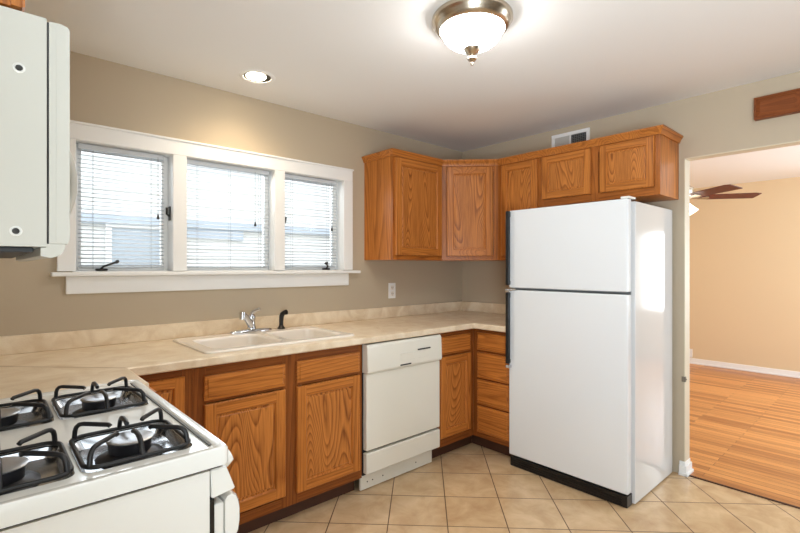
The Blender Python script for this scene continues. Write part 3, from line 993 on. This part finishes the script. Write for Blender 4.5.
b.plate(oj, hs, tp - .006, tp - .006)
b.plate(o0, [], .8985, .8985)
t.part('cooktop', b, ENAMEL)
b = B(); b.box((-2.926, gy0 + .03, tp - .0055), (-2.9205, gy1 - .03, tp - .002)); t.part('cooktop_trim_groove', b, GASKET)
TZ = tp - .006
for wi, (w, h) in enumerate(zip(wells, hs)):
    cx, cy = (w[0] + w[2]) / 2, (w[1] + w[3]) / 2
    ins = lambda k, r: rrect(w[0] + k, w[1] + k, w[2] - k, w[3] - k, r, 5)
    b = B(); b.loops([z3(h, TZ), z3(ins(.004, .02), TZ - .003), z3(ins(.014, .02), TZ - .022), z3(ins(.05, .02), TZ - .026)], cap1=True)
    pan = t.part('drip_pan', b, STEELPAN)
    b = B(); b.lathe([(.062, 0), (.064, .004), (.052, .010), (.040, .014), (.041, .026), (.042, .037), (0, .037)], (cx, cy, TZ - .026), 36)
    bu = t.part('burner', b, DARKSTEEL)
    b = B(); b.lathe([(.044, 0), (.0455, .0025), (.041, .005), (.012, .0058), (0, .0058)], (cx, cy, TZ + .0112), 36)
    t.part('burner_cap', b, BURNER, bu, 'bright aluminium burner cap')
    # wire grate: low rounded ring, four corner fingers and two side fingers
    b = B()
    gr = .0049
    z0 = TZ + .006; zt = TZ + .040
    gx_0, gy_0, gx_1, gy_1 = w[0] + .004, w[1] + .004, w[2] - .004, w[3] - .004
    ring = rrect(gx_0, gy_0, gx_1, gy_1, .03, 6)
    b.tube([(p[0], p[1], z0) for p in ring + ring[:2]], gr * .9, 10, cap=False)
    for sx_, sy_ in ((1, 1), (1, -1), (-1, 1), (-1, -1)):
        px_, py_ = (gx_1 if sx_ > 0 else gx_0) - sx_ * .008, (gy_1 if sy_ > 0 else gy_0) - sy_ * .010
        dx, dy = cx - px_, cy - py_
        ln = math.hypot(dx, dy); dx, dy = dx / ln, dy / ln
        e = ln - .046
        pts = [(px_, py_, z0)]
        for s_, z_ in ((.002, zt - .016), (.005, zt - .008), (.012, zt - .002), (.022, zt), (e * .6, zt), (e - .004, zt), (e, zt - .003)):
            pts.append((px_ + dx * s_, py_ + dy * s_, z_))
        b.tube(pts, gr, 10)
    for sy_ in (1, -1):
        py_ = gy_1 if sy_ > 0 else gy_0
        e = abs(cy - py_) - .030
        b.tube([(cx, py_, z0), (cx, py_ - sy_ * .010, zt - .014), (cx, py_ - sy_ * .022, zt - .004), (cx, py_ - sy_ * (.04), zt), (cx, py_ - sy_ * e * .8, zt), (cx, py_ - sy_ * e, zt - .004)], gr, 10)
    t.part('grate', b, IRON, label='black wire burner grate')
b = B()
b.prism([(-2.9325, gy0 + .001, .8888), (-2.900, gy0 + .001, .8888), (-2.880, gy0 + .001, .835), (-2.930, gy0 + .001, .828)], (0, gy1 - gy0 - .002, 0), .002)
cp = t.part('control_panel', b, ENAMEL)
for yk in (-1.727, -1.385, -1.305, -1.09):
    M = Matrix.Rotation(R(-20), 4, 'Y')
    b = B(); b.lathe([(.019, 0), (.020, .006), (.017, .016), (.014, .024), (0, .025)], (-2.889, yk, .877), 24, axis='X', M=M)
    t.part('knob', b, ENAMEL, cp)
b = B(); b.box((-2.924, gy0 + .006, .20), (-2.902, gy1 - .006, .812), .005); od = t.part('oven_door', b, ENAMEL)
b = B(); b.box((-2.9018, gy0 + .12, .42), (-2.898, gy1 - .12, .66), .002); t.part('oven_window', b, BLACK, od, 'black glass oven window')
b = B()
ho = lambda y, k: [(-2.901, y, .814), (-2.892 + k, y, .822), (-2.882 + k, y, .823), (-2.874 + k, y, .817), (-2.869 + k, y, .805), (-2.866 + k, y, .788), (-2.866 + k, y, .762), (-2.869 + k, y, .742), (-2.875 + k, y, .728), (-2.886 + k, y, .716), (-2.901, y, .712)]
b.loops([ho(gy0 + .004, -.004), ho(gy0 + .012, 0), ho(gy1 - .012, 0), ho(gy1 - .004, -.004)], cap0=True, cap1=True)
t.part('oven_handle', b, ENAMEL, od)
b = B(); b.box((-2.924, gy0 + .006, .05), (-2.902, gy1 - .006, .192), .005); t.part('broiler_drawer', b, ENAMEL)
b = B(); b.box((gx0, gy0, .8965), (gx0 + .03, gy1, 1.10), .006); t.part('backguard', b, ENAMEL)
for xx in (gx0 + .05, gx1 - .05):
    for yy in (gy0 + .05, gy1 - .05):
        b = B(); b.lathe([(0, 0), (.018, 0), (.018, .0295), (0, .0295)], (xx, yy, 0), 14)
        t.part('levelling_foot', b, BLACK)

# ------------------------------------------------------------------ microwave over the range and cabinet above it
my0, my1 = -1.790, -1.030
t = Thing('microwave_oven', (-3.38, -1.41, 1.344), 'white over-the-range microwave seen from its plain screwed side panel', 'microwave')
b = B(); b.box((XW + .001, my0, 1.347), (-3.2048, my1, 1.7335), .002); body = t.part('case', b, MWGREY)
for xx, zz in ((-3.2415, 1.639), (-3.2455, 1.372)):
    b = B(); b.lathe([(.0085, 0), (.0085, .0010), (.0062, .0022), (.0055, .0012), (0, .0012)], (xx, my0, zz), 20, axis='Y', M=Matrix.Rotation(R(180), 4, 'Z'))
    sc = t.part('screw_cap', b, ENAMEL, body)
    b = B(); b.lathe([(.0050, 0), (.0042, .0012), (.001, .0014), (0, .0010)], (xx, my0 - .0013, zz), 16, axis='Y', M=Matrix.Rotation(R(180), 4, 'Z'))
    t.part('screw', b, HANDLE, body, 'dark screw head')
b = B(); b.box((-3.2046, my0 + .002, 1.350), (-3.2024, my1 - .006, 1.728)); t.part('door_gap_shade', b, BLACK)  # black strip paints the shade in the gap between case and door
b = B()
fp = lambda y: [(-3.2022, y, 1.353), (-3.2022, y, 1.7290), (-3.186, y, 1.7300), (-3.176, y, 1.7275), (-3.1735, y, 1.722), (-3.1735, y, 1.362), (-3.176, y, 1.353)]
b.loops([fp(my0), fp(my1)], cap0=True, cap1=True)
b.box((-3.1925, my0 - .0008, 1.356), (-3.1905, my1 + .0008, 1.728)); 
dr = t.part('door', b, MWGREY)
b = B()
lp = lambda y: [(-3.2060, y, 1.3525), (-3.1795, y, 1.3525), (-3.1815, y, 1.342), (-3.188, y, 1.333), (-3.200, y, 1.3285), (-3.2135, y, 1.332), (-3.2135, y, 1.346), (-3.206, y, 1.3465)]
b.loops([lp(my0), lp(my1)], cap0=True, cap1=True)
t.part('vent_lip', b, MWGREY)
b = B()
hx = -3.1725
pts = []
for k in range(15):
    a = k / 14
    pts.append((hx + .068 * math.sin(math.pi * a) ** .8, -1.25, 1.375 + .33 * a))
b.tube(pts, .011, 12)
t.part('handle', b, MWGREY, dr)
b = B(); b.box((XW + .02, my0 + .01, 1.338), (-3.222, my1 - .01, 1.3465), .002)
t.part('underside_grille', b, VENTDARK, label='dark vent and lamp panel under the microwave')
b = B(); b.box((-3.174, -1.215, 1.39), (-3.1715, -1.04, 1.70), .001); t.part('keypad', b, BISQUE, dr)

t = Thing('wall_cabinet', (-3.39, -1.41, 1.737), 'oak wall cabinet glimpsed above the white microwave', 'cabinet', 'oak wall cabinets')
b = B(); b.box((XW + .001, my0, 1.737), (-3.2715, my1, 2.110)); t.part('carcass', b, OAK['x'], smooth=False)
F = Fr((-3.2520, my0, 0), (0, 1, 0), (1, 0, 0)); W = my1 - my0
face_frame(t, F, W, 1.737, 2.110, [(0, .04), (W / 2 - .02, W / 2 + .02), (W - .04, W)], [(1.737, 1.78), (2.06, 2.11)], 'y')
door(t, F, .006, 1.742, W / 2 - .004, 2.09, 'y'); door(t, F, W / 2 + .004, 1.742, W - .006, 2.09, 'y')

# ------------------------------------------------------------------ lights on the ceiling
lx, ly = -1.742, -1.520
t = Thing('flush_mount_light', (lx, ly, ZC), 'round flush-mount ceiling light with frosted dome and nickel band', 'ceiling light')
b = B(); b.lathe([(0, -.0005), (.166, -.0005), (.170, -.006), (.170, -.020), (.160, -.034), (.156, -.040), (.150, -.050), (.138, -.056), (.132, -.050), (.132, -.03), (0, -.03)], (lx, ly, ZC), 64)
t.part('nickel_band', b, NICKEL, label='brushed nickel band')
b = B()
pr = [(.131, -.046)]
for k in range(1, 13):
    a = R(90 * k / 12)
    pr.append((.131 * math.cos(a) ** .85 if k < 12 else 0, -.046 - .088 * math.sin(a)))
b.lathe(pr, (lx, ly, ZC), 56); t.part('glass_dome', b, DOME, label='glowing frosted glass dome')
b = B(); b.lathe([(0, -.128), (.034, -.1295), (.037, -.134), (.030, -.146), (.018, -.155), (.011, -.163), (.018, -.169), (.020, -.177), (.013, -.186), (.006, -.190), (.008, -.196), (.005, -.203), (0, -.204)], (lx, ly, ZC), 32)
t.part('finial', b, NICKEL, label='nickel finial')

rx, ry = -2.150, -.330
t = Thing('recessed_light', (rx, ry, ZC), 'lit recessed ceiling downlight close to the window wall', 'ceiling light')
b = B(); b.lathe([(.072, .0), (.076, -.006), (.088, -.007), (.096, -.003), (.098, -.0005), (.072, -.0003)], (rx, ry, ZC), 48); t.part('trim_ring', b, TRIM)
b = B(); b.lathe([(0, -.0012), (.051, -.0012), (.054, -.003), (.051, -.006), (.03, -.010), (0, -.012)], (rx - .008, ry - .002, ZC), 40); t.part('bulb', b, WARMBULB, label='glowing reflector bulb')
b = B(); b.lathe([(.0725, -.0004), (.040, -.0004), (.040, -.0010), (.0725, -.003)], (rx, ry, ZC), 40); t.part('baffle', b, HANDLE)
sd = bpy.data.lights.new('recessed_beam', 'SPOT'); sd.energy = 13; sd.color = (1.0, .80, .56); sd.spot_size = R(150); sd.spot_blend = .9; sd.shadow_soft_size = .05
so = bpy.data.objects.new('recessed_beam', sd); so.location = (rx, ry, ZC - .03); COL.objects.link(so)

# ------------------------------------------------------------------ small wall fittings
ox = -.867
t = Thing('wall_outlet', (ox, 0, 1.125), 'white double power outlet on the wall below the oak cabinets', 'outlet')
b = B(); b.box((ox - .037, -.006, 1.064), (ox + .037, -.0003, 1.186), .003, 3); pl = t.part('cover_plate', b, TRIM)
for zz in (1.149, 1.101):
    b = B(); b.box((ox - .016, -.0085, zz - .017), (ox + .016, -.0055, zz + .017), .004, 3); rc = t.part('receptacle', b, SINKW, pl)
for zz in (1.149, 1.101):
    b = B()
    b.box((ox - .008, -.0092, zz - .004), (ox - .005, -.008, zz + .008)); b.box((ox + .005, -.0092, zz - .004), (ox + .008, -.008, zz + .008)); b.box((ox - .002, -.0092, zz - .012), (ox + .002, -.008, zz - .008))
    t.part('slot', b, BLACK, pl)

vy0, vy1, vz0, vz1 = -.905, -1.208, 2.165, 2.331
t = Thing('air_vent', (0, (vy0 + vy1) / 2, (vz0 + vz1) / 2), 'white framed air vent on the wall above the refrigerator cabinets', 'vent')
b = B()
fw = .026
b.box((-.012, vy1, vz1 - fw), (-.0003, vy0, vz1), .003); b.box((-.012, vy1, vz0), (-.0003, vy0, vz0 + fw), .003)
b.box((-.012, vy1, vz0 + fw), (-.0003, vy1 + fw, vz1 - fw), .003); b.box((-.012, vy0 - fw, vz0 + fw), (-.0003, vy0, vz1 - fw), .003)
vm = (vy0 + vy1) / 2
b.box((-.012, vm - .008, vz0 + fw), (-.0003, vm + .004, vz1 - fw), .002)
t.part('frame', b, TRIM)
b = B(); b.box((-.005, vm + .004, vz0 + fw), (-.001, vy0 - fw, vz1 - fw)); t.part('damper_plate', b, plain('vent_grey_plate', (196, 194, 188), .5))
b = B(); b.box((-.003, vy1 + fw, vz0 + fw), (-.001, vm - .008, vz1 - fw)); t.part('duct_opening', b, VENTDARK)
b = B()
for k in range(9):
    z = vz0 + fw + .006 + k * .0125
    b.box((-.009, vy1 + fw, z), (-.0035, vm - .008, z + .003))
for k in range(7):
    y = vy1 + fw + .012 + k * .0155
    b.box((-.0075, y, vz0 + fw), (-.0045, y + .0022, vz1 - fw))
t.part('louvres', b, GASKET)

t = Thing('door_chime_box', (0, -2.28, 2.21), 'brown wooden chime box high on the wall over the doorway', 'door chime')
cy0, cy1, cz0, cz1 = -2.178, -2.385, 2.149, 2.272
F = Fr((-.0004, cy0, 0), (0, -1, 0), (-1, 0, 0)); W = cy0 - cy1
b = B()
b.loops([rect(F, 0, cz0, W, cz1, 0), rect(F, 0, cz0, W, cz1, .040), rect(F, .003, cz0 + .003, W - .003, cz1 - .003, .043), rect(F, .010, cz0 + .010, W - .010, cz1 - .010, .043)], cap0=True)
t.part('housing', b, CHIME, smooth=False)
b = B()
b.loops([rect(F, .010, cz0 + .010, W - .010, cz1 - .010, .0425), rect(F, .030, cz0 + .026, W - .030, cz1 - .026, .051)], cap1=True)
t.part('raised_panel', b, CHIME, smooth=False)

b = B(); b.box((-.0085, YD - .0105, .588), (.008, YD - .0062, .622), .002); b.tube([(.0, YD - .0105, .605), (.0, YD - .015, .605)], .004, 10)
b.box((-.0105, YD - .0105, .588), (-.0064, YD + .012, .622), .002)
o = b.obj('door_catch', plain('aged_catch_metal', (128, 120, 108), 0.4, metal=0.6, bump=0.02, bscale=90)); tag(o, 'small dark metal catch on the doorway jamb', 'door catch')

b = B(); b.box((XA - .012, -.80, .085), (XA - .0003, -.60, .20), .003)
o = b.obj('wall_register', TRIM); tag(o, 'white cover low on the tan wall beside the doorway edge', 'wall vent')

# ------------------------------------------------------------------ ceiling fan in the adjoining room
hx, hy = 1.215, -1.450
BZ = 1.912
t = Thing('ceiling_fan', (hx, hy, ZC), 'ceiling fan with dark wooden blades in the room beyond the doorway', 'ceiling fan')
b = B(); b.lathe([(0, -.0005), (.065, -.0005), (.065, -.02), (.03, -.06), (.0, -.06)], (hx, hy, ZC), 32); t.part('canopy', b, NICKEL)
b = B(); b.tube([(hx, hy, ZC - .05), (hx, hy, BZ + .10)], .012, 14); t.part('downrod', b, NICKEL)
b = B(); b.lathe([(0, .13), (.03, .125), (.06, .10), (.085, .08), (.088, .02), (.07, -.01), (.05, -.03), (.05, -.05), (0, -.05)], (hx, hy, BZ), 40); t.part('motor_housing', b, NICKEL)
a0 = R(-42.2 - 13)
for k in range(5):
    a = a0 + k * R(72)
    M = Matrix.Translation((hx, hy, BZ)) @ Matrix.Rotation(a, 4, 'Z') @ Matrix.Rotation(R(-11), 4, 'X')
    b = B()
    sh = [(.13, -.045), (.20, -.058), (.53, -.064), (.575, -.05), (.56, .064), (.20, .058), (.13, .045)]
    b.prism([M @ Vector((p[0], p[1], 0)) for p in sh], (M.to_3x3() @ Vector((0, 0, .006))))
    bl = t.part('blade', b, REDWOOD, smooth=False)
    b = B(); b.prism([M @ Vector(p) for p in ((.06, -.02, -.002), (.12, -.014, -.002), (.19, -.035, -.002), (.21, 0, -.002), (.19, .035, -.002), (.12, .014, -.002), (.06, .02, -.002))], (M.to_3x3() @ Vector((0, 0, -.006))))
    t.part('blade_bracket', b, NICKEL, bl, 'nickel blade bracket')
b = B(); b.lathe([(.03, -.045), (.055, -.052), (.085, -.080), (.118, -.108), (.112, -.114), (.06, -.150), (.02, -.162), (0, -.163)], (hx, hy, BZ), 32); t.part('light_shade', b, FANGLASS, label='glowing glass light shade')
